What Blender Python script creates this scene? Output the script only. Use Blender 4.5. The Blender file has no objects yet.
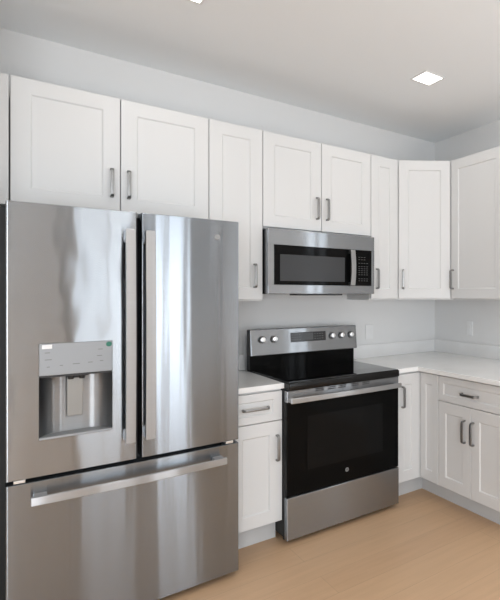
import bpy, bmesh, math, random
from mathutils import Vector, Matrix
random.seed(4)
S = bpy.context.scene
COL = S.collection
PI = math.pi

# ------------------------------------------------------------------ camera
cam_data = bpy.data.cameras.new('camera')
cam = bpy.data.objects.new('camera', cam_data)
COL.objects.link(cam)
cam.location = (-1.1802, -3.3202, 1.4122)
cam.rotation_euler = (PI / 2, 0, -math.radians(40.8472))
cam_data.sensor_fit = 'HORIZONTAL'
cam_data.sensor_width = 36.0
cam_data.lens = 492.6924 * 36.0 / 500.0
cam_data.shift_x = (250 - 434.9305) / 500.0
cam_data.shift_y = (294.3998 - 300) / 500.0
cam_data.clip_start = 0.02
S.camera = cam

# ------------------------------------------------------------------ world, lights, exposure
W_ = bpy.data.worlds.new('daylight')
S.world = W_
W_.use_nodes = True
bg = W_.node_tree.nodes['Background']
bg.inputs['Color'].default_value = (0.80, 0.90, 1.0, 1)
bg.inputs['Strength'].default_value = 0.8

S.view_settings.view_transform = 'Standard'
S.view_settings.look = 'None'
S.view_settings.gamma = 1.0
S.view_settings.use_curve_mapping = False
S.view_settings.exposure = -0.23

def area_light(name, loc, rot, sx, sy, power, color, spread=180):
    l = bpy.data.lights.new(name, 'AREA')
    l.shape = 'RECTANGLE'; l.size = sx; l.size_y = sy
    l.energy = power; l.color = color; l.spread = math.radians(spread)
    o = bpy.data.objects.new(name, l); COL.objects.link(o)
    o.location = loc; o.rotation_euler = rot
    return o

# room dimensions
XR, YF, XL, ZC = 1.687, -6.5, -4.2, 2.7595
# rear wall windows; narrow ones follow fridge reflections, wide one added for light: x0, x1, z0, z1
REAR = [(-0.66, 0.10, 0.10, 2.25), (0.42, 1.06, 0.10, 2.25), (-3.70, -1.62, 0.10, 2.25)]
DAY = (0.87, 0.935, 1.0)
for i, (a, b, c, d) in enumerate(REAR):
    area_light('window_daylight', ((a + b) / 2, YF - 0.06, (c + d) / 2), (PI / 2, 0, 0),
               b - a, d - c, (11.5, 27.0, 36.0)[i] * (b - a) * (d - c), DAY)
# fill light at an unseen left window, added to brighten the room
area_light('left_window_fill', (XL + 0.06, -4.3, 1.35), (0, -PI / 2, 0), 1.7, 2.6, 22, DAY)
area_light('side_window_daylight', (XR + 0.06, -3.10, 1.575), (0, PI / 2, 0), 1.25, 0.7, 14, DAY)
# added fill lamp behind the camera, aimed up at the ceiling, no fixture
area_light('upward_fill', (0.3, -4.0, 0.7), (PI, 0, 0), 1.6, 1.0, 28, (0.97, 0.985, 1.0))

# ------------------------------------------------------------------ materials
def mat(name, color, rough=0.5, metal=0.0, spec=0.5, coat=0.0, coat_rough=0.05, aniso=0.0):
    m = bpy.data.materials.new(name); m.use_nodes = True
    b = m.node_tree.nodes['Principled BSDF']
    b.inputs['Base Color'].default_value = (*color, 1)
    b.inputs['Roughness'].default_value = rough
    b.inputs['Metallic'].default_value = metal
    b.inputs['Specular IOR Level'].default_value = spec
    b.inputs['Coat Weight'].default_value = coat
    b.inputs['Coat Roughness'].default_value = coat_rough
    b.inputs['Anisotropic'].default_value = aniso
    return m

def nodes(m):
    return m.node_tree.nodes, m.node_tree.links, m.node_tree.nodes['Principled BSDF']

def coords(m, scale=(1, 1, 1)):
    n, l, b = nodes(m)
    g = n.new('ShaderNodeNewGeometry')
    mp = n.new('ShaderNodeMapping'); mp.inputs['Scale'].default_value = scale
    l.new(g.outputs['Position'], mp.inputs['Vector'])
    return mp

def add_bump(m, scale, noise_scale, strength, dist, detail=2):
    n, l, b = nodes(m)
    mp = coords(m, scale)
    t = n.new('ShaderNodeTexNoise'); t.inputs['Scale'].default_value = noise_scale
    t.inputs['Detail'].default_value = detail
    l.new(mp.outputs[0], t.inputs['Vector'])
    bp = n.new('ShaderNodeBump'); bp.inputs['Strength'].default_value = strength
    bp.inputs['Distance'].default_value = dist
    l.new(t.outputs['Fac'], bp.inputs['Height'])
    if b.inputs['Normal'].is_linked:
        l.new(b.inputs['Normal'].links[0].from_socket, bp.inputs['Normal'])
    l.new(bp.outputs['Normal'], b.inputs['Normal'])
    return t

def vary(m, c0, c1, scale, noise_scale, lo=0.35, hi=0.65, detail=3):
    n, l, b = nodes(m)
    mp = coords(m, scale)
    t = n.new('ShaderNodeTexNoise'); t.inputs['Scale'].default_value = noise_scale
    t.inputs['Detail'].default_value = detail
    l.new(mp.outputs[0], t.inputs['Vector'])
    r = n.new('ShaderNodeValToRGB')
    r.color_ramp.elements[0].position = lo; r.color_ramp.elements[0].color = (*c0, 1)
    r.color_ramp.elements[1].position = hi; r.color_ramp.elements[1].color = (*c1, 1)
    l.new(t.outputs['Fac'], r.inputs['Fac'])
    l.new(r.outputs['Color'], b.inputs['Base Color'])

M = {}
M['wall'] = mat('painted_wall', (0.745, 0.741, 0.733), 0.75, spec=0.25)
add_bump(M['wall'], (1, 1, 1), 180, 0.06, 0.002)
M['wall_rear'] = mat('darkened_rear_wall', (0.17, 0.17, 0.172), 0.75, spec=0.25)  # colour darkened in place of shade, to deepen the steel's reflections
add_bump(M['wall_rear'], (1, 1, 1), 180, 0.06, 0.002)
M['ceiling'] = mat('ceiling_paint', (0.865, 0.885, 0.895), 0.9, spec=0.15)
add_bump(M['ceiling'], (1, 1, 1), 160, 0.05, 0.002)
M['cab'] = mat('white_cabinet_paint', (0.70, 0.697, 0.690), 0.42, spec=0.4)
add_bump(M['cab'], (1, 1, 1), 60, 0.02, 0.001)
M['cab_side'] = mat('white_cabinet_side', (0.70, 0.697, 0.690), 0.5, spec=0.35)
add_bump(M['cab_side'], (1, 1, 1), 60, 0.02, 0.001)
M['door_paint'] = mat('added_door_white_paint', (0.84, 0.84, 0.84), 0.5)
add_bump(M['door_paint'], (1, 1, 1), 60, 0.02, 0.001)
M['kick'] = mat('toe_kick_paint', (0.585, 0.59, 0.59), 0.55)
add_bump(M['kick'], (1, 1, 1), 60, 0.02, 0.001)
M['quartz'] = mat('white_quartz', (0.82, 0.815, 0.80), 0.22, spec=0.5)
vary(M['quartz'], (0.86, 0.855, 0.84), (0.90, 0.895, 0.885), (1, 1, 1), 6)
M['splash'] = mat('white_quartz_upstand', (0.8, 0.8, 0.79), 0.3)
vary(M['splash'], (0.775, 0.772, 0.765), (0.805, 0.802, 0.795), (1, 1, 1), 6)
M['nickel'] = mat('brushed_nickel', (0.30, 0.30, 0.296), 0.38, 1.0)
add_bump(M['nickel'], (1, 1, 8), 80, 0.05, 0.001)
M['plate'] = mat('white_plastic', (0.84, 0.84, 0.83), 0.4)
vary(M['plate'], (0.77, 0.77, 0.765), (0.79, 0.79, 0.785), (1, 1, 1), 20)
M['trimw'] = mat('white_trim', (0.80, 0.80, 0.79), 0.45)
add_bump(M['trimw'], (1, 1, 1), 40, 0.02, 0.001)

def steel(name, base, rough, wave=0.0, soft=0.4, wscale=(7.0, 7.0, 2.6)):
    """horizontally brushed metal: reflections stay crisp sideways and smear up and down"""
    m = bpy.data.materials.new(name); m.use_nodes = True
    n, l = m.node_tree.nodes, m.node_tree.links
    n.remove(n['Principled BSDF'])
    out = n['Material Output']
    tg = n.new('ShaderNodeTangent'); tg.direction_type = 'UV_MAP'; tg.uv_map = 'brushing'
    g = n.new('ShaderNodeNewGeometry')
    mp = n.new('ShaderNodeMapping'); mp.inputs['Scale'].default_value = (2, 2, 260)
    l.new(g.outputs['Position'], mp.inputs['Vector'])
    t = n.new('ShaderNodeTexNoise'); t.inputs['Scale'].default_value = 1.0
    l.new(mp.outputs[0], t.inputs['Vector'])
    rp = n.new('ShaderNodeValToRGB')
    rp.color_ramp.elements[0].color = (*[c * 0.96 for c in base], 1)
    rp.color_ramp.elements[1].color = (*[c * 1.04 for c in base], 1)
    l.new(t.outputs['Fac'], rp.inputs['Fac'])
    sh = []
    for (r, an) in ((rough, 0.84), (rough * 1.9, 0.6)):
        gl = n.new('ShaderNodeBsdfAnisotropic'); gl.distribution = 'GGX'
        gl.inputs['Roughness'].default_value = r; gl.inputs['Anisotropy'].default_value = an
        l.new(rp.outputs['Color'], gl.inputs['Color']); l.new(tg.outputs[0], gl.inputs['Tangent'])
        sh.append(gl)
    mx = n.new('ShaderNodeMixShader'); mx.inputs[0].default_value = soft
    l.new(sh[0].outputs[0], mx.inputs[1]); l.new(sh[1].outputs[0], mx.inputs[2])
    l.new(mx.outputs[0], out.inputs[0])
    if wave:        # slight waviness of the thin sheet
        m2 = n.new('ShaderNodeMapping'); m2.inputs['Scale'].default_value = wscale
        l.new(g.outputs['Position'], m2.inputs['Vector'])
        t2 = n.new('ShaderNodeTexNoise'); t2.inputs['Scale'].default_value = 1.0; t2.inputs['Detail'].default_value = 1.5
        l.new(m2.outputs[0], t2.inputs['Vector'])
        bp = n.new('ShaderNodeBump'); bp.inputs['Strength'].default_value = 1.0; bp.inputs['Distance'].default_value = wave
        l.new(t2.outputs['Fac'], bp.inputs['Height'])
        for gl in sh: l.new(bp.outputs['Normal'], gl.inputs['Normal'])
    return m
M['steel_door'] = steel('brushed_stainless_door', (0.292, 0.315, 0.34), 0.16, 0.0006, 0.15, (16.0, 16.0, 0.7))
M['steel_door_left'] = steel('wavy_lightened_stainless_door', (0.36, 0.38, 0.40), 0.165, 0.0026, 0.15, (6.0, 6.0, 3.0))  # same steel, base lightened to put a brighter reflection into the left door
M['steel'] = steel('brushed_stainless', (0.318, 0.332, 0.348), 0.17, 0.0009, 0.3)
M['steel_handle'] = steel('satin_stainless_handle', (0.50, 0.507, 0.515), 0.24, 0, 0.5)
M['steel_dark'] = steel('stainless_recess', (0.42, 0.425, 0.43), 0.26, 0, 0.7)
M['disp_panel'] = mat('silver_control_panel', (0.30, 0.31, 0.32), 0.5, 0.35)
add_bump(M['disp_panel'], (1, 1, 1), 300, 0.03, 0.001)
M['paddle'] = mat('grey_paddle', (0.30, 0.295, 0.28), 0.4, 0.2)
add_bump(M['paddle'], (1, 1, 1), 200, 0.04, 0.001)
M['black'] = mat('black_plastic', (0.012, 0.012, 0.013), 0.45)
add_bump(M['black'], (1, 1, 1), 300, 0.04, 0.001)
M['case'] = mat('dark_grey_appliance_case', (0.006, 0.006, 0.0065), 0.6)
add_bump(M['case'], (1, 1, 1), 250, 0.08, 0.001)
M['glass_black'] = mat('black_ceramic_glass', (0.003, 0.003, 0.0035), 0.015, spec=0.5)
vary(M['glass_black'], (0.0028, 0.0028, 0.0032), (0.0036, 0.0036, 0.004), (1, 1, 1), 300)
M['oven_glass'] = mat('black_oven_glass', (0.004, 0.004, 0.004), 0.05, spec=0.07)
vary(M['oven_glass'], (0.0036, 0.0036, 0.0036), (0.0044, 0.0044, 0.0044), (1, 1, 1), 300)
M['oven_window'] = mat('smoked_oven_window', (0.007, 0.007, 0.007), 0.06, spec=0.09)
vary(M['oven_window'], (0.0065, 0.0065, 0.0065), (0.0075, 0.0075, 0.0075), (1, 1, 1), 300)
M['enamel'] = mat('black_enamel', (0.004, 0.004, 0.004), 0.22, spec=0.3)
add_bump(M['enamel'], (1, 1, 1), 200, 0.02, 0.0005)
M['mw_window'] = mat('grey_mesh_window', (0.070, 0.071, 0.072), 0.25, spec=0.25)
vary(M['mw_window'], (0.042, 0.043, 0.045), (0.048, 0.049, 0.051), (1, 1, 1), 400)
M['mark'] = mat('grey_print', (0.22, 0.22, 0.22), 0.6)
vary(M['mark'], (0.20, 0.20, 0.20), (0.24, 0.24, 0.24), (1, 1, 1), 300)
M['mark_dim'] = mat('dim_grey_print', (0.10, 0.10, 0.10), 0.6)
vary(M['mark_dim'], (0.05, 0.05, 0.05), (0.065, 0.065, 0.065), (1, 1, 1), 300)
M['mark_dark'] = mat('dark_print', (0.17, 0.175, 0.18), 0.6)
vary(M['mark_dark'], (0.165, 0.17, 0.175), (0.175, 0.18, 0.185), (1, 1, 1), 300)
M['knob'] = mat('polished_knob_metal', (0.72, 0.715, 0.71), 0.28, 1.0)
add_bump(M['knob'], (1, 1, 1), 200, 0.02, 0.001)
M['badge'] = mat('silver_badge', (0.30, 0.297, 0.293), 0.4, 1.0)
add_bump(M['badge'], (1, 1, 1), 300, 0.03, 0.001)
M['badge_dim'] = mat('grey_badge', (0.20, 0.20, 0.20), 0.5, 0.2)
add_bump(M['badge_dim'], (1, 1, 1), 300, 0.03, 0.001)
M['green'] = mat('green_sticker', (0.012, 0.22, 0.12), 0.4)
vary(M['green'], (0.006, 0.13, 0.085), (0.010, 0.16, 0.10), (1, 1, 1), 200)
M['screen'] = mat('dark_display', (0.02, 0.02, 0.022), 0.15)
vary(M['screen'], (0.018, 0.018, 0.020), (0.022, 0.022, 0.024), (1, 1, 1), 200)
M['screen_mid'] = mat('grey_display', (0.05, 0.052, 0.055), 0.2)
vary(M['screen_mid'], (0.045, 0.047, 0.05), (0.055, 0.057, 0.06), (1, 1, 1), 200)

def floor_mat():
    m = mat('light_oak_planks', (0.5, 0.36, 0.24), 0.42, spec=0.4)
    n, l, b = nodes(m)
    g = n.new('ShaderNodeNewGeometry')
    br = n.new('ShaderNodeTexBrick')
    br.offset = 0.37; br.inputs['Scale'].default_value = 1.0
    br.inputs['Brick Width'].default_value = 1.5; br.inputs['Row Height'].default_value = 0.18
    br.inputs['Mortar Size'].default_value = 0.0012; br.inputs['Mortar Smooth'].default_value = 0.2
    br.inputs['Color1'].default_value = (0.585, 0.38, 0.23, 1)
    br.inputs['Color2'].default_value = (0.615, 0.405, 0.245, 1)
    br.inputs['Mortar'].default_value = (0.48, 0.32, 0.20, 1)
    l.new(g.outputs['Position'], br.inputs['Vector'])
    mp = n.new('ShaderNodeMapping'); mp.inputs['Scale'].default_value = (1.2, 14, 1)
    l.new(g.outputs['Position'], mp.inputs['Vector'])
    t = n.new('ShaderNodeTexNoise'); t.inputs['Scale'].default_value = 2.0; t.inputs['Detail'].default_value = 6
    t.inputs['Distortion'].default_value = 0.6
    l.new(mp.outputs[0], t.inputs['Vector'])
    r = n.new('ShaderNodeValToRGB')
    r.color_ramp.elements[0].position = 0.3; r.color_ramp.elements[0].color = (0.95, 0.945, 0.94, 1)
    r.color_ramp.elements[1].position = 0.7; r.color_ramp.elements[1].color = (1.03, 1.03, 1.03, 1)
    l.new(t.outputs['Fac'], r.inputs['Fac'])
    mx = n.new('ShaderNodeMix'); mx.data_type = 'RGBA'; mx.blend_type = 'MULTIPLY'
    mx.inputs[0].default_value = 1.0
    l.new(br.outputs['Color'], mx.inputs[6]); l.new(r.outputs['Color'], mx.inputs[7])
    l.new(mx.outputs[2], b.inputs['Base Color'])
    bp = n.new('ShaderNodeBump'); bp.inputs['Strength'].default_value = 0.15; bp.inputs['Distance'].default_value = 0.002
    l.new(t.outputs['Fac'], bp.inputs['Height']); l.new(bp.outputs['Normal'], b.inputs['Normal'])
    return m
M['floor'] = floor_mat()

def lamp_mat():
    m = bpy.data.materials.new('lit_diffuser'); m.use_nodes = True
    n, l = m.node_tree.nodes, m.node_tree.links
    b = n['Principled BSDF']
    b.inputs['Base Color'].default_value = (0.9, 0.9, 0.88, 1)
    b.inputs['Emission Color'].default_value = (1.0, 0.97, 0.92, 1)
    b.inputs['Emission Strength'].default_value = 6.0
    return m
M['lamp'] = lamp_mat()

def glass_mat():
    m = bpy.data.materials.new('window_glass'); m.use_nodes = True
    n, l = m.node_tree.nodes, m.node_tree.links
    n.remove(n['Principled BSDF'])
    out = n['Material Output']
    tr = n.new('ShaderNodeBsdfTransparent'); gl = n.new('ShaderNodeBsdfGlossy')
    gl.inputs['Roughness'].default_value = 0.02
    mx = n.new('ShaderNodeMixShader'); mx.inputs[0].default_value = 0.06
    l.new(tr.outputs[0], mx.inputs[1]); l.new(gl.outputs[0], mx.inputs[2]); l.new(mx.outputs[0], out.inputs[0])
    return m
M['glass'] = glass_mat()

# ------------------------------------------------------------------ mesh helpers
class MB:
    """collects shapes in one bmesh, in the coordinates of the thing they belong to"""
    def __init__(self): self.bm = bmesh.new()
    def _merge(self, b2):
        me = bpy.data.meshes.new('tmp'); b2.to_mesh(me); b2.free()
        self.bm.from_mesh(me); bpy.data.meshes.remove(me)
    def box(self, x0, x1, y0, y1, z0, z1, bev=0.0, seg=2):
        b = bmesh.new()
        bmesh.ops.create_cube(b, size=1.0)
        for v in b.verts:
            v.co = Vector(((x0 + x1) / 2 + v.co.x * (x1 - x0), (y0 + y1) / 2 + v.co.y * (y1 - y0),
                           (z0 + z1) / 2 + v.co.z * (z1 - z0)))
        if bev > 0:
            bmesh.ops.bevel(b, geom=b.edges[:], offset=bev, segments=seg, affect='EDGES', profile=0.5)
        self._merge(b); return self
    def hexa(self, pts, bev=0.0, seg=2):
        """pts: bottom four (ccw seen from above), top four"""
        b = bmesh.new(); v = [b.verts.new(p) for p in pts]
        for f in ((3, 2, 1, 0), (4, 5, 6, 7), (0, 1, 5, 4), (1, 2, 6, 5), (2, 3, 7, 6), (3, 0, 4, 7)):
            b.faces.new([v[i] for i in f])
        if bev > 0:
            bmesh.ops.bevel(b, geom=b.edges[:], offset=bev, segments=seg, affect='EDGES', profile=0.5)
        self._merge(b); return self
    def prism(self, poly, z0, z1, bev=0.0, seg=2, axis='z'):
        """poly ccw in (x,y); extruded in z; axis 'x': poly is (y,z) extruded in x"""
        b = bmesh.new()
        def P(p, h): return (p[0], p[1], h) if axis == 'z' else (h, p[0], p[1])
        lo = [b.verts.new(P(p, z0)) for p in poly]; hi = [b.verts.new(P(p, z1)) for p in poly]
        n = len(poly)
        b.faces.new(lo[::-1]); b.faces.new(hi)
        for i in range(n):
            b.faces.new((lo[i], lo[(i + 1) % n], hi[(i + 1) % n], hi[i]))
        bmesh.ops.recalc_face_normals(b, faces=b.faces[:])
        if bev > 0:
            bmesh.ops.bevel(b, geom=b.edges[:], offset=bev, segments=seg, affect='EDGES', profile=0.5)
        self._merge(b); return self
    def cyl(self, p0, p1, r0, r1=None, n=24, bev=0.0):
        r1 = r0 if r1 is None else r1
        p0, p1 = Vector(p0), Vector(p1); d = p1 - p0
        b = bmesh.new()
        bmesh.ops.create_cone(b, cap_ends=True, segments=n, radius1=r0, radius2=r1, depth=d.length)
        if bev > 0:
            es = [e for e in b.edges if any(len(f.verts) > 4 for f in e.link_faces)]
            bmesh.ops.bevel(b, geom=es, offset=bev, segments=2, affect='EDGES', profile=0.5)
        mt = Matrix.Translation((p0 + p1) / 2) @ Vector((0, 0, 1)).rotation_difference(d.normalized()).to_matrix().to_4x4()
        bmesh.ops.transform(b, matrix=mt, verts=b.verts[:])
        self._merge(b); return self
    def ring(self, c, R, r, n=28, m=8):
        """torus lying in the xz plane"""
        b = bmesh.new(); vs = []
        for i in range(n):
            a = 2 * PI * i / n; row = []
            for j in range(m):
                t = 2 * PI * j / m
                q = R + r * math.cos(t)
                row.append(b.verts.new((c[0] + q * math.cos(a), c[1] + r * math.sin(t), c[2] + q * math.sin(a))))
            vs.append(row)
        for i in range(n):
            for j in range(m):
                b.faces.new((vs[i][j], vs[(i + 1) % n][j], vs[(i + 1) % n][(j + 1) % m], vs[i][(j + 1) % m]))
        bmesh.ops.recalc_face_normals(b, faces=b.faces[:])
        self._merge(b); return self
    def sweep(self, path, w, h, up=(0, 0, 1), bev=0.0):
        """rectangular section w (along up) x h (across) swept along a path of points"""
        b = bmesh.new(); up = Vector(up); rows = []
        path = [Vector(p) for p in path]
        for i, p in enumerate(path):
            a = path[max(i - 1, 0)]; c = path[min(i + 1, len(path) - 1)]
            t = (c - a).normalized(); s = t.cross(up).normalized()
            rows.append([b.verts.new(p + up * (w / 2 * su) + s * (h / 2 * ss)) for su, ss in ((-1, -1), (1, -1), (1, 1), (-1, 1))])
        for i in range(len(rows) - 1):
            for j in range(4):
                b.faces.new((rows[i][j], rows[i][(j + 1) % 4], rows[i + 1][(j + 1) % 4], rows[i + 1][j]))
        b.faces.new(rows[0]); b.faces.new(rows[-1])
        bmesh.ops.recalc_face_normals(b, faces=b.faces[:])
        if bev > 0:
            es = [e for e in b.edges if len(e.link_faces) == 2 and e.calc_face_angle(0) > 0.6]
            bmesh.ops.bevel(b, geom=es, offset=bev, segments=2, affect='EDGES', profile=0.5)
        self._merge(b); return self
    def shaker(self, x0, x1, z0, z1, y, t=0.02, rail=0.072, depth=0.0065, vrail=None):
        """door slab with recessed flat panel; front face at y, back at y+t"""
        vr = rail if vrail is None else vrail
        rings = [(0, 0, y + t), (0, 0, y + 0.0015), (0.0015, 0.0015, y), (rail - 0.001, vr - 0.001, y), (rail + 0.0005, vr + 0.0005, y + 0.001),
                 (rail + 0.006, vr + 0.006, y + depth)]
        b = bmesh.new(); R = []
        for ox, oz, yy in rings:
            R.append([b.verts.new(p) for p in ((x0 + ox, yy, z0 + oz), (x1 - ox, yy, z0 + oz), (x1 - ox, yy, z1 - oz), (x0 + ox, yy, z1 - oz))])
        for i in range(len(R) - 1):
            for j in range(4):
                b.faces.new((R[i][j], R[i][(j + 1) % 4], R[i + 1][(j + 1) % 4], R[i + 1][j]))
        b.faces.new(R[-1]); b.faces.new(R[0][::-1])
        bmesh.ops.recalc_face_normals(b, faces=b.faces[:])
        self._merge(b); return self
    def build(self, name, m, parent=None, smooth=True):
        me = bpy.data.meshes.new(name)
        self.bm.to_mesh(me); self.bm.free()
        me.materials.append(m)
        if 'stainless' in m.name:          # brushing direction for the anisotropic sheen
            uv = me.uv_layers.new(name='brushing')
            for lp in me.loops:
                c = me.vertices[lp.vertex_index].co
                uv.data[lp.index].uv = (c.x + 0.3 * c.y, c.z + 0.2 * c.y)
        if smooth:
            for p in me.polygons: p.use_smooth = True
            try: me.set_sharp_from_angle(angle=math.radians(19))
            except Exception: pass
        o = bpy.data.objects.new(name, me); COL.objects.link(o)
        if parent: o.parent = parent
        return o

def tag(o, label, cat, group=None):
    o['label'] = label; o['category'] = cat
    if group: o['group'] = group
    return o
def thing(name, label, cat, loc=(0, 0, 0), rotz=0.0, group=None):
    o = bpy.data.objects.new(name, None); COL.objects.link(o)
    o.empty_display_size = 0.1
    o.location = loc; o.rotation_euler = (0, 0, rotz)
    return tag(o, label, cat, group)
def struct(name, mb, m, parent=None):
    o = mb.build(name, m, parent, smooth=False)
    if parent is None: o['kind'] = 'structure'
    return o

def text_mesh(name, body, size, loc, m, parent, depth=0.0006, shear=0.0):
    """lettering as a mesh standing in the xz plane, facing -y"""
    cu = bpy.data.curves.new(name, 'FONT'); cu.body = body; cu.size = size
    cu.extrude = depth; cu.align_x = 'CENTER'; cu.align_y = 'CENTER'; cu.shear = shear
    cu.resolution_u = 3
    tmp = bpy.data.objects.new(name, cu); COL.objects.link(tmp)
    dg = bpy.context.evaluated_depsgraph_get(); dg.update()
    me = bpy.data.meshes.new_from_object(tmp.evaluated_get(dg))
    COL.objects.unlink(tmp); bpy.data.objects.remove(tmp); bpy.data.curves.remove(cu)
    me.transform(Matrix.Translation(loc) @ Matrix.Rotation(PI / 2, 4, 'X'))
    me.materials.clear(); me.materials.append(m); me.name = name
    o = bpy.data.objects.new(name, me); COL.objects.link(o); o.parent = parent
    return o

# ------------------------------------------------------------------ the room
T = 0.12
struct('floor', MB().box(XL - T, XR + T, YF - T, T, -0.06, 0), M['floor'])
struct('ceiling', MB().box(XL - T, XR + T, YF - T, T, ZC, ZC + 0.06), M['ceiling'])
struct('wall_back', MB().box(XL - T, XR + T, 0, T, 0, ZC), M['wall'])
wr = MB()
ry0, ry1, rz0, rz1 = -3.45, -2.75, 0.95, 2.20
wr.box(XR, XR + T, YF, ry0, 0, ZC).box(XR, XR + T, ry1, 0, 0, ZC).box(XR, XR + T, ry0, ry1, 0, rz0).box(XR, XR + T, ry0, ry1, rz1, ZC)
struct('wall_right', wr, M['wall'])
# left wall with a wide opening for the added fill window
wl = MB()
ly0, ly1, lz0, lz1 = -5.6, -3.0, 0.5, 2.2
wl.box(XL - T, XL, YF, ly0, 0, ZC).box(XL - T, XL, ly1, 0, 0, ZC)
wl.box(XL - T, XL, ly0, ly1, 0, lz0).box(XL - T, XL, ly0, ly1, lz1, ZC)
struct('wall_left', wl, M['wall'])
# rear wall with windows, the wide one added for light
xs = sorted(REAR); wf = MB(); x = XL - T
for (a, b, c, d) in xs:
    wf.box(x, a, YF - T, YF, 0, ZC)
    wf.box(a, b, YF - T, YF, 0, c); wf.box(a, b, YF - T, YF, d, ZC)
    x = b
wf.box(x, XR + T, YF - T, YF, 0, ZC)
struct('wall_front', wf, M['wall_rear'])
# unseen white door added on the rear wall to lighten the fridge reflection
d = MB().box(-1.50, -1.44, YF + 0.0005, YF + 0.02, 0, 2.12).box(-0.86, -0.80, YF + 0.0005, YF + 0.02, 0, 2.12).box(-1.50, -0.80, YF + 0.0005, YF + 0.02, 2.12, 2.18)
d = struct('added_door', d, M['trimw'])
MB().box(-1.438, -0.862, YF + 0.0005, YF + 0.012, 0.008, 2.118).build('added_door_leaf', M['door_paint'], d, smooth=False)
for i, (a, b, c, d) in enumerate(xs):
    f = 0.045; w = MB()
    y0, y1 = YF - 0.11, YF + 0.012
    w.box(a, a + f, y0, y1, c, d).box(b - f, b, y0, y1, c, d)
    w.box(a + f, b - f, y0, y1, c, c + f).box(a + f, b - f, y0, y1, d - f, d)
    if b - a < 1: w.box((a + b) / 2 - 0.10, (a + b) / 2 - 0.05, y0, y1, c + f, d - f) if a > 0 else w.box((a + b) / 2 - 0.012, (a + b) / 2 + 0.012, y0 + 0.02, y1 - 0.02, c + f, d - f)
    o = struct('window_%d' % (i + 1), w, M['trimw'])
    g = MB().box(a + f, b - f, YF - 0.1, YF - 0.094, c + f, d - f).build('pane', M['glass'], o)
f = 0.05; w = MB()
for (p, q) in ((ly0, ly0 + f), (ly1 - f, ly1), ((ly0 + ly1) / 2 - f / 2, (ly0 + ly1) / 2 + f / 2)):
    w.box(XL - 0.11, XL + 0.012, p, q, lz0, lz1)
w.box(XL - 0.11, XL + 0.012, ly0, ly1, lz0, lz0 + f).box(XL - 0.11, XL + 0.012, ly0, ly1, lz1 - f, lz1)
o = struct('window_4', w, M['trimw'])  # unseen window, added for the left fill light
MB().box(XL - 0.1, XL - 0.094, ly0 + f, ly1 - f, lz0 + f, lz1 - f).build('pane', M['glass'], o)
w = MB(); f = 0.045
w.box(XR - 0.012, XR + 0.11, ry0, ry0 + f, rz0, rz1).box(XR - 0.012, XR + 0.11, ry1 - f, ry1, rz0, rz1).box(XR + 0.01, XR + 0.10, (ry0 + ry1) / 2 - 0.025, (ry0 + ry1) / 2 + 0.025, rz0 + f, rz1 - f)
w.box(XR - 0.012, XR + 0.11, ry0 + f, ry1 - f, rz0, rz0 + f).box(XR - 0.012, XR + 0.11, ry0 + f, ry1 - f, rz1 - f, rz1)
o = struct('window_5', w, M['trimw'])
MB().box(XR + 0.085, XR + 0.091, ry0 + f, ry1 - f, rz0 + f, rz1 - f).build('pane', M['glass'], o)
# short return wall closing the refrigerator alcove on its left
struct('wall_alcove', MB().box(-1.42, -1.30, -0.80, 0, 0, ZC), M['wall'])
struct('baseboard_back', MB().box(XL, -1.42, -0.014, 0, 0, 0.10), M['trimw'])
struct('baseboard_left', MB().box(XL, XL + 0.014, YF, -0.014, 0, 0.10), M['trimw'])
struct('baseboard_right', MB().box(XR - 0.014, XR, YF, -1.47, 0, 0.10), M['trimw'])

# ------------------------------------------------------------------ cabinets
def pull(length, parent, cx, cz, vertical=True, y=0.0):
    """bar pull with two posts, standing off the door face at y; one handle mesh"""
    h = length / 2; so = 0.030; mb = MB(); e = 0.012
    P = [(-h + 0.005, 0.0), (-h + 0.005, -so + 0.012), (-h + 0.008, -so + 0.005), (-h + 0.014, -so), (h - 0.014, -so), (h - 0.008, -so + 0.005), (h - 0.005, -so + 0.012), (h - 0.005, 0.0)]
    if vertical:
        mb.sweep([(cx, y + b, cz + a) for a, b in P], 0.0145, 0.010, up=(1, 0, 0), bev=0.0012)
    else:
        mb.sweep([(cx + a, y + b, cz) for a, b in P], 0.0145, 0.010, up=(0, 0, 1), bev=0.0012)
    return mb.build('handle', M['nickel'], parent)

RV = 0.0022
def door(root, x0, x1, z0, z1, handle=None, rail=0.072, vrail=None, name='door', horiz=False, depth=0.0065):
    d = MB().shaker(x0 + RV, x1 - RV, z0, z1, -0.022, 0.021, rail=rail, vrail=vrail, depth=depth).build(name, M['cab'], root, smooth=False)
    if handle: pull(0.148, d, handle[0], handle[1], not horiz, -0.022)
    return d

ZU0, ZU1 = 1.372, 2.422
YU = -0.317           # carcass front of the wall cabinets (door face at -0.339)
GU = 'white wall cabinets'
def wall_cab(label, x0, x1, z0, doors, y=YU, rotz=0.0, depth=None, loc=None, base=None):
    w = x1 - x0
    depth = depth or -YU
    root = thing('wall_cabinet', label, 'cabinet', loc or (x0, y, z0), rotz)
    MB().box(0.0005, w - 0.0005, 0, depth - 0.001, 0, ZU1 - z0, 0.001).build('body', M['cab_side'], root)
    for (a, b, h) in doors:
        door(root, a, b, 0.010, ZU1 - z0 - 0.002, h)
    return root

S1 = wall_cab('wide white wall cabinet with two doors above the refrigerator', -1.177, -0.3134, 1.825,
              [(0, 0.4317, (0.393, 1.98 - 1.825)), (0.4317, 0.8636, (0.467, 1.98 - 1.825))])
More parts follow.
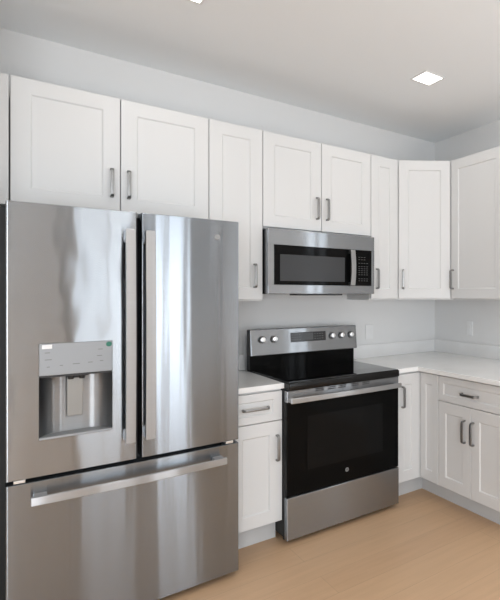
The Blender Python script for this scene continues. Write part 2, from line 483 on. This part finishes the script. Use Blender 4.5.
# filler strip closing the gap to the alcove wall
MB().box(-0.122, -0.004, -0.012, -YU - 0.002, 0, ZU1 - 1.825, 0.001).build('filler_strip', M['cab_side'], S1)
wall_cab('narrow tall white wall cabinet between refrigerator and microwave', -0.3134, 0.0, ZU0, [(0, 0.3134, (0.2614, 1.5255 - ZU0))])
wall_cab('short white wall cabinet with two doors directly above the microwave', 0.0, 0.79, 1.822,
         [(0, 0.397, (0.362, 1.980 - 1.822)), (0.397, 0.79, (0.436, 1.980 - 1.822))])
wall_cab('narrowest white wall cabinet, just right of the microwave', 0.79, 1.031, ZU0, [(0, 0.241, (0.047, 1.526 - ZU0))])

# diagonal corner cabinet
A = Vector((1.031, -0.339, 0)); B = Vector((1.3415, -0.585, 0))
ang = math.atan2(B.y - A.y, B.x - A.x); wd = (B - A).length
root = thing('corner_wall_cabinet', 'white corner wall cabinet with one angled door', 'cabinet', (A.x, A.y, ZU0), 0)
nrm = Vector((math.sin(ang), -math.cos(ang), 0))
k = 0.023
a2 = A - nrm * k; b2 = B - nrm * k
poly = [(a2.x, a2.y), (b2.x, b2.y), (B.x + 0.023, B.y + 0.0), (XR - 0.001, B.y), (XR - 0.001, -0.001), (A.x + 0.0005, -0.001), (A.x + 0.0005, A.y + 0.023)]
poly = [(p[0] - A.x, p[1] - A.y) for p in poly]
MB().prism(poly, 0, ZU1 - ZU0).build('body', M['cab_side'], root, smooth=False)
dm = MB().shaker(0.004, wd - 0.004, 0.010, ZU1 - ZU0 - 0.002, 0, 0.021)
bmesh.ops.rotate(dm.bm, verts=dm.bm.verts[:], cent=(0, 0, 0), matrix=Matrix.Rotation(ang, 3, 'Z'))
d = dm.build('door', M['cab'], root, smooth=False)
hd = pull(0.148, d, 0.040, 1.526 - ZU0, True, 0.0)
hd.rotation_euler = (0, 0, ang)

# right wall: local x runs towards -Y, local y into the wall
XU = 1.3635            # carcass front; door face at 1.3415
wall_cab('white wall cabinet on the right wall beside the corner cabinet', 0, 0.525, ZU0,
         [(0, 0.525, (0.0255, 1.5245 - ZU0))], rotz=-PI / 2, depth=XR - XU, loc=(XU, -0.590, ZU0))

# ---- base cabinets
ZK, ZB1 = 0.1327, 0.879
YB = -0.6175           # carcass front (door face -0.6395)
KD = 0.0755            # toe kick setback
def base_cab(label, w, fronts, loc, rotz, depth, kick=None):
    root = thing('base_cabinet', label, 'cabinet', loc, rotz)
    MB().box(0.0005, w - 0.0005, 0, depth - 0.001, ZK - 0.004, ZB1, 0.001).build('body', M['cab_side'], root)
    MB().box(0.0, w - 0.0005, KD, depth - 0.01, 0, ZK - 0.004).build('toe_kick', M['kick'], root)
    for fr in fronts:
        if fr[0] == 'drawer': door(root, fr[1], fr[2], fr[3], fr[4], fr[5], rail=0.050, vrail=0.042, name='drawer', horiz=True, depth=0.006)
        else: door(root, fr[1], fr[2], fr[3], fr[4], fr[5])
    return root
base_cab('narrow white base cabinet with drawer, between refrigerator and range', 0.299,
         [('drawer', 0, 0.299, 0.7045, 0.8675, (0.1435, 0.786)), ('door', 0, 0.299, ZK, 0.7, (0.2655, 0.5505))],
         (-0.305, YB, 0), 0, -YB)
# L shaped corner base with a folding pair of door leaves
XB = 1.0212            # carcass front of the right run; door face .9992
CX0 = 0.783
root = thing('corner_base_cabinet', 'white L-shaped corner base cabinet with folding door, right of the range', 'cabinet', (CX0, YB, 0), 0)
def loc_poly(pts): return [(p[0] - CX0, p[1] - YB) for p in pts]
poly = loc_poly([(CX0, YB), (XB, YB), (XB, -0.8305), (XR - 0.001, -0.8305), (XR - 0.001, -0.001), (CX0, -0.001)])
MB().prism(poly, ZK - 0.004, ZB1).build('body', M['cab_side'], root, smooth=False)
kx, ky = XB + KD, -0.542
poly = loc_poly([(CX0, ky), (kx, ky), (kx, -0.8308), (XR - 0.001, -0.8308), (XR - 0.001, -0.001), (CX0, -0.001)])
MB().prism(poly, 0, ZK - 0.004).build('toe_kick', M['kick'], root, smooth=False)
d = MB().shaker(0.004, 0.9985 - CX0, ZK, 0.8675, -0.022, 0.021).build('door', M['cab'], root, smooth=False)
pull(0.148, d, 0.842 - CX0, 0.714, True, -0.022)
dm = MB().shaker(0.0015, 0.187, ZK, 0.8675, 0, 0.021, rail=0.060, vrail=0.072)
bmesh.ops.rotate(dm.bm, verts=dm.bm.verts[:], cent=(0, 0, 0), matrix=Matrix.Rotation(-PI / 2, 3, 'Z'))
bmesh.ops.translate(dm.bm, verts=dm.bm.verts[:], vec=(0.9992 - CX0, -0.6395 - YB, 0))
dm.build('door', M['cab'], root, smooth=False)
y0 = -0.831
base_cab('white base cabinet with a drawer over two doors, on the right wall', 0.616,
         [('drawer', 0, 0.616, 0.7045, 0.8675, (0.307, 0.781)), ('door', 0, 0.3105, ZK, 0.7, (0.259, 0.5455)), ('door', 0.3105, 0.616, ZK, 0.7, (0.336, 0.5455))],
         (XB, y0, 0), -PI / 2, XR - XB)

# ---- countertops
ZT0, ZT1 = 0.8795, 0.910
root = thing('countertop', 'small white quartz countertop between refrigerator and range', 'countertop', (-0.3065, -0.65, ZT0))
MB().box(0, 0.3075, 0, 0.6495, 0, ZT1 - ZT0, 0.003).build('slab', M['quartz'], root)
MB().box(0, 0.3075, 0.63, 0.6495, ZT1 - ZT0, 1.013 - ZT0, 0.002).build('backsplash', M['splash'], root)
root = thing('countertop', 'L-shaped white quartz countertop in the corner right of the range', 'countertop', (0.7805, -0.6525, ZT0))
ox, oy = 0.7805, -0.6525
pts = [(ox, oy), (0.9684, oy), (0.9684, -1.462), (XR - 0.0005, -1.462), (XR - 0.0005, -0.0005), (ox, -0.0005)]
MB().prism([(p[0] - ox, p[1] - oy) for p in pts], 0, ZT1 - ZT0, 0.003).build('slab', M['quartz'], root)
MB().box(0, XR - 0.0005 - ox, -0.0195 - oy, -0.0005 - oy, ZT1 - ZT0, 1.013 - ZT0, 0.002).build('backsplash', M['splash'], root)
MB().box(XR - 0.02 - ox, XR - 0.0005 - ox, -1.462 - oy, -0.0195 - oy, ZT1 - ZT0, 1.013 - ZT0, 0.002).build('backsplash', M['splash'], root)

# ------------------------------------------------------------------ outlets
def outlet(label, loc, rotz):
    r = thing('wall_outlet', label, 'outlet', loc, rotz)
    p = MB().box(-0.036, 0.036, -0.007, -0.0008, -0.058, 0.058, 0.003).build('cover_plate', M['plate'], r)
    for zc in (-0.0175, 0.0175):
        MB().box(-0.0165, 0.0165, -0.0085, -0.0068, zc - 0.0145, zc + 0.0145, 0.0008).build('receptacle', M['plate'], p)
outlet('white outlet on the back wall, right of the range', (0.995, 0, 1.112), 0)
outlet('white outlet on the right wall above the counter', (XR, -0.445, 1.130), -PI / 2)

# ------------------------------------------------------------------ refrigerator
FX0, FX1, FY = -1.1905, -0.3085, -0.808
fr = thing('refrigerator', 'stainless steel French-door refrigerator with dispenser and bottom freezer drawer', 'refrigerator', (FX0, FY, 0))
FW = FX1 - FX0
def F(x): return x - FX0
def fy(y): return y - FY
MB().box(-0.028, FW - 0.006, 0.095, 0.775, 0.03, 1.765, 0.004).build('case', M['case'], fr)
MB().box(0.02, FW - 0.02, 0.075, 0.60, 0.0, 0.055, 0.003).build('base_grille', M['black'], fr)
def bow(x):      # gentle outward curve of the door faces across the width
    u = (x / FW - 0.5) * 2
    return -0.006 * (1 - u * u)
def door_slab(name, x0, x1, z0, z1, hole=None, thick=0.085, r=0.006, m=None):
    """bowed slab with rounded vertical edges, optional rectangular hole in its front"""
    b = bmesh.new()
    xs = [x0]
    n = 24
    for i in range(1, 5):
        xs.append(x0 + r * (1 - math.cos(i / 4 * PI / 2)))
    xs += [x0 + r + 0.0008, x0 + r + 0.0016]
    for i in range(1, n): xs.append(x0 + r + (x1 - x0 - 2 * r) * i / n)
    xs += [x1 - r - 0.0016, x1 - r - 0.0008]
    for i in range(0, 4): xs.append(x1 - r * (1 - math.cos((4 - i) / 4 * PI / 2)))
    xs.append(x1)
    if hole:
        xs = sorted([x for x in xs if min(abs(x - hole[0]), abs(x - hole[1])) > 0.004] + [hole[0], hole[1]])
    def yof(x):
        e = min(x - x0, x1 - x)
        return bow(x) + (r - math.sqrt(max(r * r - (r - e) ** 2, 0)) if e < r else 0)
    zs = [z0, z0 + 0.0015, z1 - 0.0015, z1]
    if hole: zs = [z0, z0 + 0.0015, hole[2], hole[3], z1 - 0.0015, z1]
    G = [[b.verts.new((x, yof(x) + (0.0015 if j in (0, len(zs) - 1) else 0), z)) for j, z in enumerate(zs)] for x in xs]
    Bk = [[b.verts.new((x, thick, z)) for z in (z0, z1)] for x in (x0, x1)]
    for i in range(len(xs) - 1):
        for j in range(len(zs) - 1):
            if hole and xs[i] >= hole[0] - 1e-6 and xs[i + 1] <= hole[1] + 1e-6 and abs(zs[j] - hole[2]) < 1e-6: continue
            b.faces.new((G[i][j], G[i + 1][j], G[i + 1][j + 1], G[i][j + 1]))
    b.faces.new([g[0] for g in G][::-1] + [Bk[0][0], Bk[1][0]])
    b.faces.new([g[-1] for g in G] + [Bk[1][1], Bk[0][1]])
    b.faces.new(G[0][::-1] + [Bk[0][0], Bk[0][1]][::1])
    b.faces.new(G[-1] + [Bk[1][1], Bk[1][0]])
    b.faces.new((Bk[0][0], Bk[0][1], Bk[1][1], Bk[1][0]))
    bmesh.ops.recalc_face_normals(b, faces=b.faces[:])
    mb = MB(); mb._merge(b)
    return mb.build(name, m or M['steel_door'], fr)
ZD0, ZD1, ZG = 0.687, 1.7745, 0.670
# dispenser opening in the left door
HX0, HX1, HZ0, HZ1 = F(-1.0905), F(-0.8435), 0.832, 1.2155
ldoor = door_slab('door', 0, F(-0.7530), ZD0, ZD1, hole=(HX0, HX1, HZ0, HZ1), m=M['steel_door_left'])
rdoor = door_slab('door', F(-0.7345), FW, ZD0, ZD1)
ldoor['label'] = 'left door with the dispenser'; rdoor['label'] = 'right door'
draw = door_slab('freezer_drawer', 0, FW, 0.030, ZG)

# handles: flat bars bowing outwards on stubs
def bar(x0, x1, z0, z1, parent, n=14):
    mb = MB(); xc = (x0 + x1) / 2
    P = []
    for i in range(n + 1):
        t = i / n; z = z0 + (z1 - z0) * t
        P.append((xc, -0.052 - 0.012 * (1 - (2 * t - 1) ** 2) + bow(xc), z))
    mb.sweep(P, x1 - x0, 0.014, up=(1, 0, 0), bev=0.003)
    for zz, s in ((z0, 1), (z1, -1)):
        mb.hexa([(x0 + 0.003, -0.046, zz + s * 0.004), (x0 + 0.003, 0.004, zz + s * 0.004), (x1 - 0.003, 0.004, zz + s * 0.004), (x1 - 0.003, -0.046, zz + s * 0.004),
                 (x0 + 0.003, -0.046, zz + s * 0.034), (x0 + 0.003, 0.004, zz + s * 0.06), (x1 - 0.003, 0.004, zz + s * 0.06), (x1 - 0.003, -0.046, zz + s * 0.034)][::1] if s > 0 else
                [(x0 + 0.003, -0.046, zz - 0.034), (x0 + 0.003, 0.004, zz - 0.06), (x1 - 0.003, 0.004, zz - 0.06), (x1 - 0.003, -0.046, zz - 0.034),
                 (x0 + 0.003, -0.046, zz - 0.004), (x0 + 0.003, 0.004, zz - 0.004), (x1 - 0.003, 0.004, zz - 0.004), (x1 - 0.003, -0.046, zz - 0.004)])
    bmesh.ops.recalc_face_normals(mb.bm, faces=mb.bm.faces[:])
    return mb.build('handle', M['steel_handle'], parent)
bar(F(-0.8035), F(-0.7655), 0.773, 1.693, ldoor)
bar(F(-0.7290), F(-0.6900), 0.776, 1.692, rdoor)
mb = MB(); P = []
for i in range(17):
    t = i / 16; xx = F(-1.117) + (F(-0.384) - F(-1.117)) * t
    P.append((xx, -0.056 - 0.012 * (1 - (2 * t - 1) ** 2) + bow(xx) * 0.5, 0.6105))
mb.sweep(P, 0.033, 0.014, up=(0, 0, 1), bev=0.003)
for xx in (F(-1.117) + 0.03, F(-0.384) - 0.03):
    mb.box(xx - 0.022, xx + 0.022, -0.05, 0.003, 0.598, 0.624, 0.003)
mb.build('handle', M['steel_handle'], draw)

# dispenser: control panel above an open niche
dp = MB().box(HX0 + 0.0008, HX1 - 0.0008, -0.0075, 0.02, 1.0865, HZ1 - 0.0008, 0.0015).build('dispenser_panel', M['disp_panel'], ldoor)
mk = MB()
for (u, z, wd_) in ((-1.064, 1.178, .016), (-1.061, 1.150, .022), (-1.061, 1.121, .010), (-1.019, 1.124, .010), (-0.970, 1.127, .024), (-0.922, 1.129, .016), (-0.887, 1.181, .016), (-0.890, 1.154, .018), (-0.883, 1.132, .012)):
    MB().box(F(u) - wd_ / 2, F(u) + wd_ / 2, -0.0079, -0.007, z - 0.0016, z + 0.0016).build('panel_marking', M['mark_dark'], dp)
stk = MB().box(F(-1.081), F(-1.049), -0.0082, -0.0074, 1.194, 1.210).build('sticker', M['plate'], dp); stk['label'] = 'white rectangular sticker'
stk = MB().cyl((F(-0.857), -0.0073, 1.2005), (F(-0.857), -0.0095, 1.2005), 0.0105).build('sticker', M['green'], dp); stk['label'] = 'green round sticker'
# niche: open box with curved rear
nb = bmesh.new(); nx = 20; rows = []
nd = 0.062
for i in range(nx + 1):
    t = i / nx; xx = HX0 + (HX1 - HX0) * t
    yy = -0.005 + (nd + 0.005) * (1 - abs(2 * t - 1) ** 4.5)
    rows.append((nb.verts.new((xx, yy, HZ0)), nb.verts.new((xx, yy, 1.0865))))
for i in range(nx): nb.faces.new((rows[i][0], rows[i + 1][0], rows[i + 1][1], rows[i][1]))
mb = MB(); mb._merge(nb)
mb.build('dispenser_niche', M['steel_dark'], ldoor)
MB().box(HX0, HX1, -0.010, nd + 0.004, HZ0 - 0.001, HZ0 + 0.009, 0.002).build('drip_tray', M['disp_panel'], ldoor)
MB().box(HX0, HX1, 0.0, nd + 0.004, 1.078, 1.0868).build('niche_top', M['black'], ldoor)
MB().hexa([(F(-0.998), 0.040, 0.905), (F(-0.943), 0.040, 0.905), (F(-0.943), 0.053, 0.905), (F(-0.998), 0.053, 0.905),
           (F(-0.998), 0.030, 1.066), (F(-0.943), 0.030, 1.066), (F(-0.943), 0.045, 1.066), (F(-0.998), 0.045, 1.066)], 0.003).build('paddle', M['paddle'], ldoor)
nz = MB(); nz.box(F(-1.004), F(-0.926), 0.004, 0.040, 1.074, 1.084, 0.002)
nz.cyl((F(-0.986), 0.016, 1.080), (F(-0.986), 0.016, 1.062), 0.013, 0.009).cyl((F(-0.949), 0.016, 1.080), (F(-0.949), 0.016, 1.062), 0.013, 0.009)
nz.build('nozzle', M['black'], ldoor)
# hinge covers in the gap, badge
for xx in (F(-1.149), F(-0.352)):
    MB().box(xx - 0.018, xx + 0.018, 0.004, 0.08, ZG + 0.002, ZD0 - 0.002, 0.002).build('hinge', M['knob'], fr)
def badge(parent, x, y, z, r, m):
    mb = MB().cyl((x, y, z), (x, y - 0.0012, z), r, n=28)
    mb.ring((x, y - 0.0012, z), r * 0.90, r * 0.07)
    o = mb.build('badge', m, parent)
    text_mesh('badge_lettering', 'GE', r * 1.05, (x, y - 0.0014, z), M['badge_dim'] if m is M['badge'] else M['black'], o, depth=0.0005, shear=0.25)
badge(rdoor, F(-0.412), bow(F(-0.412)) + 0.0006, 1.6915, 0.0135, M['badge'])
# slim dark gasket behind the doors
MB().box(0.004, FW - 0.012, 0.0855, 0.0945, 0.06, 1.76).build('gasket', M['black'], fr)

# ------------------------------------------------------------------ range
rg = thing('electric_range', 'freestanding stainless electric range with black glass cooktop and oven door', 'stove', (-0.0065, 0, 0))
RW = 0.7845
MB().box(0.002, RW - 0.002, -0.655, -0.02, 0.035, 0.872, 0.003).build('body', M['case'], rg)
mb = MB()
for xx in (0.04, RW - 0.04):
    for yy in (-0.60, -0.08): MB().cyl((xx, yy, 0.0), (xx, yy, 0.04), 0.017).build('leveling_foot', M['black'], rg)
# cooktop: glass plate on a dark frame
ck = MB().box(0.009, RW - 0.012, -0.712, -0.06, 0.872, 0.914, 0.005, 3).build('cooktop', M['enamel'], rg)
MB().box(0.013, RW - 0.016, -0.704, -0.135, 0.9135, 0.9185, 0.0015).build('glass_plate', M['glass_black'], ck)
# control backguard, its face leaning back
bgd = MB().prism([(-0.165, 1.014), (-0.148, 1.182), (-0.095, 1.182), (-0.095, 1.014)], -0.002, RW + 0.002, 0.004, axis='x').build('backguard', M['steel'], rg)
MB().box(0.004, RW - 0.004, -0.130, -0.075, 0.9135, 1.0145, 0.001).build('riser', M['oven_glass'], rg)
MB().prism([(-0.1625, 1.016), (-0.1455, 1.180), (-0.097, 1.180), (-0.097, 1.016)], -0.0028, -0.0018, axis='x').build('end_cap', M['black'], bgd)
MB().prism([(-0.1625, 1.016), (-0.1455, 1.180), (-0.097, 1.180), (-0.097, 1.016)], RW + 0.0018, RW + 0.0028, axis='x').build('end_cap', M['steel'], bgd)
lean = (1.182 - 1.014) / 0.017
def gy(z): return -0.165 + (z - 1.014) / lean
nv = Vector((0, -1, 1 / lean)).normalized()
for xx in (0.072, 0.153, 0.582, 0.657, 0.736):
    c = Vector((xx, gy(1.116), 1.116))
    kb = MB().cyl(c - nv * 0.001, c + nv * 0.006, 0.0235, n=28).build('knob', M['black'], bgd)
    kk = MB().cyl(c + nv * 0.006, c + nv * 0.026, 0.0190, 0.0165, n=28, bev=0.002)
    kk.hexa([tuple(c + nv * a + Vector((dx, 0, dz))) for a, dx, dz in ((0.024, -0.004, -0.017), (0.024, 0.004, -0.017), (0.024, 0.004, 0.017), (0.024, -0.004, 0.017), (0.033, -0.0035, -0.016), (0.033, 0.0035, -0.016), (0.033, 0.0035, 0.016), (0.033, -0.0035, 0.016))], 0.001)
    bmesh.ops.recalc_face_normals(kk.bm, faces=kk.bm.faces[:])
    kk.build('knob_cap', M['knob'], bgd)
def gbox(x0, x1, z0, z1, proud):
    a, b = gy(z0), gy(z1)
    return [(x0, a - proud, z0), (x1, a - proud, z0), (x1, a + 0.003, z0), (x0, a + 0.003, z0), (x0, b - proud, z1), (x1, b - proud, z1), (x1, b + 0.003, z1), (x0, b + 0.003, z1)]
MB().hexa(gbox(0.270, 0.534, 1.087, 1.152, 0.0015), 0.0005).build('display', M['screen'], bgd)
MB().hexa(gbox(0.357, 0.437, 1.098, 1.145, 0.002)).build('clock_window', M['screen_mid'], bgd)
mk = MB()
for i in range(4):
    for z in (1.104, 1.120, 1.136):
        for xx, ww in ((0.278 + i * 0.018, 0.009), (0.446 + i * 0.019, 0.010)):
            MB().hexa(gbox(xx, xx + ww, z - 0.0015, z + 0.0015, 0.0022)).build('keypad_marking', M['mark_dim'], bgd)
# oven door
DY = -0.690
od = MB().box(0.004, RW - 0.004, DY, -0.657, 0.272, 0.802, 0.003).build('oven_door', M['oven_glass'], rg)
MB().box(0.004, RW - 0.004, DY - 0.001, -0.657, 0.802, 0.868, 0.003).build('door_top_rail', M['steel'], od)
MB().box(0.13, RW - 0.13, DY - 0.0008, DY + 0.002, 0.40, 0.71, 0.0004).build('window', M['oven_window'], od)
mk = MB()
for xx in (0.125, 0.205, 0.285, 0.355, 0.445, 0.525, 0.62):
    for dz in ((0.8575, 0.8635), (0.8475, 0.8535)):
        if xx in (0.125, 0.62) and dz[0] < 0.858: continue
        MB().box(xx - 0.026, xx + 0.026, DY - 0.0016, DY, dz[0], dz[1]).build('vent_slot', M['black'], od)
hb = MB()
P = [(0.006 + (RW - 0.024) * i / 14, -0.738 - 0.006 * (1 - (2 * i / 14 - 1) ** 2), 0.8195) for i in range(15)]
hb.sweep(P, 0.030, 0.016, up=(0, 0, 1), bev=0.004)
for xx in (0.022, RW - 0.034): hb.box(xx - 0.014, xx + 0.014, -0.737, DY, 0.808, 0.831, 0.003)
hb.build('handle', M['steel_handle'], od)
badge(od, 0.390, DY - 0.0002, 0.342, 0.0125, M['badge_dim'])
sd = MB().box(0.003, RW - 0.003, DY - 0.003, -0.657, 0.028, 0.266, 0.003).build('storage_drawer', M['steel'], rg)

# ------------------------------------------------------------------ microwave
MX0, MX1, MZ0, MZ1, MY = 0.004, 0.772, 1.416, 1.8145, -0.407
mw = thing('microwave', 'stainless over-the-range microwave with black window and keypad', 'microwave', (0, 0, MZ0))
def mz(z): return z - MZ0
MB().box(MX0 + 0.001, MX1 - 0.001, -0.372, -0.004, 0.004, mz(MZ1) - 0.002, 0.002).build('case', M['black'], mw)
# front frame built around the dark glass
fm = MB()
XA, XB_, ZA, ZB_ = 0.042, 0.748, 1.472, 1.7175
fm.box(MX0, MX1, MY, -0.371, mz(ZB_), mz(MZ1), 0.0015).box(MX0, MX1, MY, -0.371, 0.0, mz(ZA), 0.0015)
fm.box(MX0, XA, MY, -0.371, mz(ZA), mz(ZB_)).box(XB_, MX1, MY, -0.371, mz(ZA), mz(ZB_))
fm.build('front_frame', M['steel'], mw)
MB().box(XA, 0.612, MY - 0.002, -0.371, mz(ZA), mz(ZB_), 0.0015).build('door', M['oven_glass'], mw)
MB().box(0.080, 0.533, MY - 0.003, MY + 0.001, mz(1.496), mz(1.660), 0.0006).build('window', M['mw_window'], mw)
cp = MB().box(0.614, XB_, MY - 0.002, -0.371, mz(ZA), mz(ZB_), 0.0015).build('control_panel', M['oven_glass'], mw)
mk = MB()
for z in (1.668, 1.652, 1.627, 1.604, 1.590, 1.576, 1.562, 1.548, 1.520, 1.506):
    for i in range(4):
        if z > 1.64 and i == 3: continue
        MB().box(0.641 + i * 0.021, 0.654 + i * 0.021, MY - 0.0026, MY - 0.0015, mz(z) - 0.0018, mz(z) + 0.0018).build('keypad_marking', M['mark_dim'], cp)
hb = MB()
P = [(0.578, -0.437 - 0.012 * (1 - (2 * i / 12 - 1) ** 2), mz(1.474 + 0.238 * i / 12)) for i in range(13)]
hb.sweep(P, 0.036, 0.012, up=(1, 0, 0), bev=0.003)
for z in (1.486, 1.700): hb.box(0.566, 0.590, -0.437, MY - 0.001, mz(z) - 0.01, mz(z) + 0.01, 0.002)
hb.build('handle', M['steel_handle'], mw)
MB().box(0.19, 0.52, MY + 0.006, -0.30, -0.010, 0.005, 0.002).build('vent_lip', M['black'], mw)
MB().box(0.02, 0.75, -0.32, -0.03, -0.001, 0.0045).build('bottom_panel', M['case'], mw)

# ------------------------------------------------------------------ recessed ceiling lights
GL = 'square recessed ceiling lights'
def downlight(label, x, y, power=2.0):
    r = thing('ceiling_light', label, 'ceiling light', (x, y, ZC), 0, GL)
    h = 0.078; i = 0.066
    fm = MB()
    fm.box(-h, h, -h, -i, -0.006, -0.0005, 0.001).box(-h, h, i, h, -0.006, -0.0005, 0.001)
    fm.box(-h, -i, -i, i, -0.006, -0.0005).box(i, h, -i, i, -0.006, -0.0005)
    fm.build('frame', M['trimw'], r)
    MB().box(-i, i, -i, i, -0.0045, -0.0005).build('diffuser', M['lamp'], r)
    l = area_light('lamp_glow', (0, 0, -0.008), (0, 0, 0), 0.13, 0.13, power, (1.0, 0.985, 0.965))
    l.parent = r
downlight('square recessed ceiling light towards the right corner', 0.79, -0.972)
for (lx, ly) in ((-0.582, -2.4), (0.79, -2.4), (-2.0, -2.4), (-0.582, -4.2), (0.79, -4.2), (-2.0, -4.2), (-2.0, -0.985)):  # unseen ceiling lights, added for more light in the room
    side = 'left' if lx < -1 else ('right' if lx > 0 else 'middle')
    row = 'nearest the cabinets' if ly > -1.5 else ('over the middle of the room' if ly > -3 else 'by the far windows')
    downlight('added unseen square ceiling light out in the room, %s column, %s' % (side, row), lx, ly, 2.0 if ly > -1.5 else 1.5)
downlight('square recessed ceiling light above the refrigerator, at the top edge', -0.582, -0.960)
